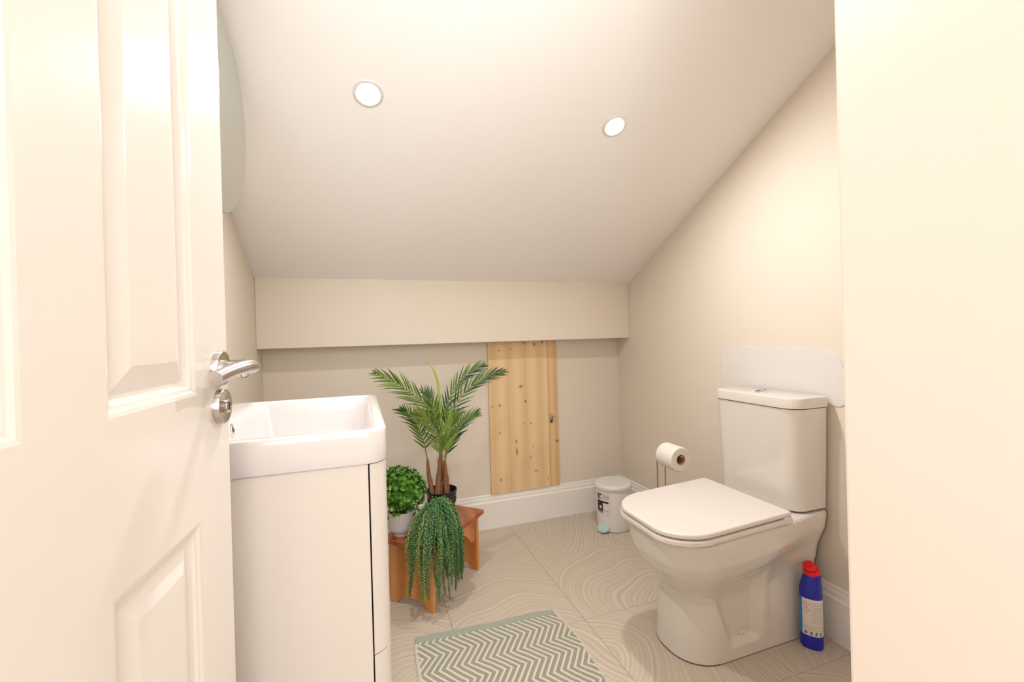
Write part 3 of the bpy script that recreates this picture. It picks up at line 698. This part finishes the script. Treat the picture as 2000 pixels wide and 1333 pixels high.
def bin_patch(name, t0, t1, z0, z1, mat, parent, o=0.0008, n=10):
    bm = bmesh.new(); rows = []
    for z in (z0, z1):
        rows.append([bm.verts.new(onbin(lerp(t0, t1, k/n), z)+Vector((cos(pa_+lerp(t0, t1, k/n)), sin(pa_+lerp(t0, t1, k/n)), 0))*o) for k in range(n+1)])
    for k in range(n): bm.faces.new((rows[0][k], rows[0][k+1], rows[1][k+1], rows[1][k]))
    return obj(name, bm, mat, parent)
lab = bin_patch('label', -1.12, -.12, .085, .205, m_labelw, bn, .0004)
bin_patch('print_block', -1.09, -.62, .103, .163, m_black, lab); bin_patch('print_block', -.62, -.26, .153, .163, m_black, lab)
bin_patch('print_block', -1.09, -.78, .171, .178, m_black, lab); bin_patch('print_block', -1.09, -.70, .190, .198, m_black, lab); bin_patch('print_block', -1.05, -.85, .180, .188, m_black, lab)
for k in range(4): bin_patch('text_line', -.66, -.22, .174+k*.006, .176+k*.006, m_grey, lab)
for k in range(3): bin_patch('text_line', -1.0+k*.14, -.92+k*.14, .096, .110, m_grey, lab)
bin_patch('print_dot', -.86, -.72, .120, .136, m_labelw, lab, .0016)
bin_patch('text_line', -.60, -.2, .112, .114, m_grey, lab)
pd_ = Matrix.Rotation(-.62, 3, 'Z') @ bd
bm = bmesh.new(); cc = Vector((QX, QY, 0))+pd_*.090; sd = Vector((-pd_.y, pd_.x, 0))
def pring(z, q):
    return [cc+pd_*((.032-q)*cos(a))+sd*((.036-q)*sin(a))+Vector((0, 0, z-.010*cos(a))) for a in [2*pi*k/32 for k in range(32)]]
loft(bm, [pring(.014, .003), pring(.016, 0), pring(.026, 0), pring(.031, .003), pring(.033, .008)]); obj('pedal', bm, m_teal, bn, smooth=True)

# ------------------------------------------------------------------ toilet roll holder and roll
HX, HY, HZ = 1.262, 1.57, .512
hol = empty('toilet_roll_stand', (HX, 1.66, 0), 'free-standing copper wire toilet roll stand behind the toilet', 'roll stand')
bm = bmesh.new()
for dx in (-.020, .022):
    x = HX+dx; y = 1.652
    tube(bm, spline([(x, y-.10, .004), (x, y-.05, .004), (x, y-.008, .005), (x, y, .02)], 10)+[Vector((x, y, .25))]+spline([(x, y, .46), (x, y-.002, HZ-.004), (x*.5+HX*.5, y-.014, HZ+.011), (HX+dx*.35, HY, HZ+.016), (HX+dx*.3, 1.514, HZ+.0155)], 20), .0026, 10)
obj('wire_frame', bm, m_copper, hol, smooth=True)
bm = bmesh.new(); tube(bm, spline([(HX-.006, 1.514, HZ+.0155), (HX-.0075, 1.509, HZ+.015), (HX, 1.507, HZ+.0145), (HX+.0075, 1.509, HZ+.015), (HX+.0066, 1.514, HZ+.0155)], 12), .0026, 10); obj('end_loop', bm, m_copper, hol, smooth=True)
bm = bmesh.new(); tube(bm, [Vector((HX+.055*cos(a), 1.61+.055*sin(a), .004)) for a in [2*pi*k/40 for k in range(41)]], .003, 8); obj('base_ring', bm, m_copper, hol, smooth=True)
rol = empty('toilet_roll', (HX, HY, HZ), 'white toilet roll hanging on the copper stand', 'toilet roll')
bm = bmesh.new(); Mr = Matrix.Translation((HX, 1.52, HZ)) @ Matrix.Rotation(-pi/2, 4, 'X')
lathe(bm, [(.0215, .002), (.048, .0), (.0515, .003), (.0525, .008), (.0525, .092), (.0515, .098), (.048, .101), (.0215, .100), (.0215, .002)], n=56, M=Mr)
for f in [f for f in bm.faces if len(f.verts) > 20]: bm.faces.remove(f)
obj('paper', bm, m_paper, rol, smooth=True)
bm = bmesh.new(); lathe(bm, [(.0214, .0005), (.0214, .1015), (.0200, .1015), (.0200, .0005), (.0214, .0005)], n=40, M=Mr)
for f in [f for f in bm.faces if len(f.verts) > 20]: bm.faces.remove(f)
obj('core', bm, m_card, rol, smooth=True)

# ------------------------------------------------------------------ bottle of cleaner
LX, LY = 1.389, 1.062
bo = empty('cleaner_bottle', (LX, LY, 0), 'blue cleaning bottle with a red angled cap standing between toilet and skirting', 'bottle')
fa = atan2(-LY, -LX)  # direction of its front towards the doorway
fd = Vector((cos(fa), sin(fa), 0)); fs_ = Vector((-fd.y, fd.x, 0))    # fs_: to the viewer's right
prof = [(0, .029, .024), (.003, .0315, .0262), (.01, .0325, .027), (.042, .0325, .027), (.045, .032, .0265), (.166, .032, .0265), (.169, .0328, .0272), (.188, .0325, .027), (.208, .030, .0262), (.228, .0265, .0245), (.24, .0235, .0225), (.25, .021, .021)]
def bshift(z): return fs_*(.006*smooth01((z-.18)/.08))*1
def bring(z, a, b, e=2.4, n=48, sh=None):
    out = []
    for k in range(n):
        t = 2*pi*k/n; ct, st_ = cos(t), sin(t); rr = (abs(ct)**e+abs(st_)**e)**(-1/e)
        out.append(Vector((LX, LY, z))+fs_*a*rr*ct+fd*b*rr*st_+(bshift(z) if sh is None else sh))
    return out
bm = bmesh.new(); loft(bm, [bring(*p) for p in prof]); obj('body', bm, m_blue, bo, smooth=True)
# red cap: skirt + leaning nozzle
bm = bmesh.new(); cb = Vector((LX, LY, .238))+fs_*.005; axd = (Vector((0, 0, 1))-fs_*.42+fd*.55).normalized()
def disc(c, ax, r, n=32):
    u = ax.cross(fd).normalized(); v = ax.cross(u); return [c+(u*cos(2*pi*k/n)+v*sin(2*pi*k/n))*r for k in range(n)]
z_ = Vector((0, 0, 1)); a1 = (z_*2-fs_*.25).normalized()
loft(bm, [disc(cb-z_*.002, a1, .0215), disc(cb+a1*.004, a1, .0245), disc(cb+a1*.014, a1, .024), disc(cb+a1*.018, (a1+axd).normalized(), .021)]); cap = obj('cap', bm, m_red, bo, smooth=True)
c2 = cb+a1*.016-fs_*.002; bm = bmesh.new()
loft(bm, [disc(c2-axd*.004, (a1+axd).normalized(), .0205), disc(c2+axd*.006, axd, .0195), disc(c2+axd*.018, axd, .018), disc(c2+axd*.0205, axd, .016), disc(c2+axd*.021, axd, .012)]); obj('nozzle', bm, m_red, cap, smooth=True)
def bpatch(name, t0, t1, z0, z1, mat, parent, o=.0005, n=16, a=.032, b=.0265, e=2.4):
    bm = bmesh.new(); rows = []
    def pt(t, z):
        ct, st_ = cos(t), sin(t); rr = (abs(ct)**e+abs(st_)**e)**(-1/e); return Vector((LX, LY, z))+fs_*(a+o)*rr*ct+fd*(b+o)*rr*st_
    for z in (z0, z1): rows.append([bm.verts.new(pt(lerp(t0, t1, k/n), z)) for k in range(n+1)])
    for k in range(n): bm.faces.new((rows[0][k], rows[0][k+1], rows[1][k+1], rows[1][k]))
    return obj(name, bm, mat, parent, recalc=False)
lb = bpatch('label', radians(-25), radians(136), .046, .165, m_labelw, bo, .0004, 24)
bpatch('label_side', radians(136), radians(235), .046, .165, m_lblue, bo, .0004, 16)
def P_(t, z, o=.0010, a=.032, b=.0265, e=2.4):
    ct, st_ = cos(t), sin(t); rr = (abs(ct)**e+abs(st_)**e)**(-1/e); return Vector((LX, LY, z))+fs_*(a+o)*rr*ct+fd*(b+o)*rr*st_
for zc in (.148, .1285):     # two red-edged hazard diamonds
    t0 = radians(112); bm = bmesh.new(); q = [(0, .010), (radians(17), 0), (0, -.010), (radians(-17), 0)]
    pts = [P_(t0+a, zc+b) for a, b in q]; tube(bm, pts+[pts[0]], .00055, 5); dm = obj('hazard_diamond', bm, m_pinkw, lb)
    bm = bmesh.new(); tube(bm, [P_(t0+radians(4), zc+.003), P_(t0, zc), P_(t0-radians(4), zc-.003)], .0008, 5); obj('symbol', bm, m_grey, dm)
for k in range(11): bpatch('text_line', radians(25+random.uniform(0, 8)), radians(92), .152-k*.0062, .1530-k*.0062, m_grey, lb, .0008, 10)
for k in range(4): bpatch('text_line', radians(30), radians(132), .0785-k*.0042, .0793-k*.0042, m_grey, lb, .0008, 10)
for k, (ta, w) in enumerate(((116, 9), (90, 8), (66, 8), (44, 7))):   # small black pictograms
    for q in range(3): bpatch('pictogram', radians(ta-w*.7*(1 if q != 1 else .3)), radians(ta+w*(1.1 if q == 0 else .7)), .0505+q*.0036, .0532+q*.0036, m_black, lb, .0009, 5)
# contact shadow modelled as a thin dark tube where pan meets wall
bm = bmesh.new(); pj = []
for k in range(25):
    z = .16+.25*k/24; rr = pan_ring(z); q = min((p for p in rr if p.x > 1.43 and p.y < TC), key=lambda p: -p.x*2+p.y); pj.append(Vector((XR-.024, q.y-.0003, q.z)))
tube(bm, pj, .0009, 6); obj('wall_contact_shadow', bm, m_gap, toi, smooth=True)

# ------------------------------------------------------------------ rug
rg = empty('rug', (.42, 1.15, 0), 'sage green and cream chevron woven bath rug on the floor', 'rug')
left = [(.160, 1.572), (.154, 1.50), (.152, 1.42), (.151, 1.30), (.150, 1.1), (.150, .80)]
right = [(.668, 1.546), (.679, 1.46), (.688, 1.36), (.684, 1.26), (.678, 1.16), (.674, .80)]
def side_at(tab, y):
    for a, b in zip(tab, tab[1:]):
        if b[1] <= y <= a[1]: return lerp(a[0], b[0], (a[1]-y)/(a[1]-b[1]))
    return tab[0][0] if y > tab[0][1] else tab[-1][0]
def rugmesh(v0, v1, th, nu=48, nv=70):
    bm = bmesh.new(); top = []; bot = []
    for j in range(nv+1):
        v = lerp(v0, v1, j/nv); rt = []; rb = []
        for i in range(nu+1):
            u = i/nu; yt = lerp(left[0][1], right[0][1], u)+.004*sin(u*9+.6)+.006*math.exp(-((u-.42)/.06)**2); y = lerp(yt, .80, v)
            x = lerp(side_at(left, y), side_at(right, y), u); h = .0012*noise.noise(Vector((x*14, y*14, 0)))+.0015*math.exp(-((u-.40)/.05)**2-((v-.10)/.1)**2)
            rt.append(bm.verts.new((x, y, th+max(h, -.001)))); rb.append(bm.verts.new((x, y, .0006)))
        top.append(rt); bot.append(rb)
    for j in range(nv):
        for i in range(nu):
            bm.faces.new((top[j][i], top[j+1][i], top[j+1][i+1], top[j][i+1])); bm.faces.new((bot[j][i], bot[j][i+1], bot[j+1][i+1], bot[j+1][i]))
    for j in range(nv):
        for i in (0, nu): bm.faces.new((top[j][i], top[j+1][i], bot[j+1][i], bot[j][i]))
    for i in range(nu):
        for j in (0, nv): bm.faces.new((top[j][i], top[j][i+1], bot[j][i+1], bot[j][i]))
    return bm
o = obj('woven_field', rugmesh(.040, 1, .0062), m_rug, rg, smooth=True)
# the weave shader reads world-like coordinates: keep this part's own origin at the world origin
me = o.data; [setattr(v, 'co', v.co+ORG[rg.name]) for v in me.vertices]; o.location = -ORG[rg.name]
obj('border', rugmesh(0, .0405, .0060, 48, 4), m_border, rg, smooth=True)
bm = bmesh.new()
for tab in (left, right):
    y = 1.535
    while y > .82:
        x = side_at(tab, y); sg = -1 if tab is left else 1
        tube(bm, [(x-sg*.006, y+.002, .0070), (x-sg*.001, y, .0082), (x+sg*.0028, y-.001, .0052), (x+sg*.0022, y-.002, .0015)], [.0012, .0021, .0021, .0012], 6); y -= .0072+random.uniform(-.0008, .0012)
obj('edge_stitches', bm, m_thread, rg, kind='stuff', smooth=True)
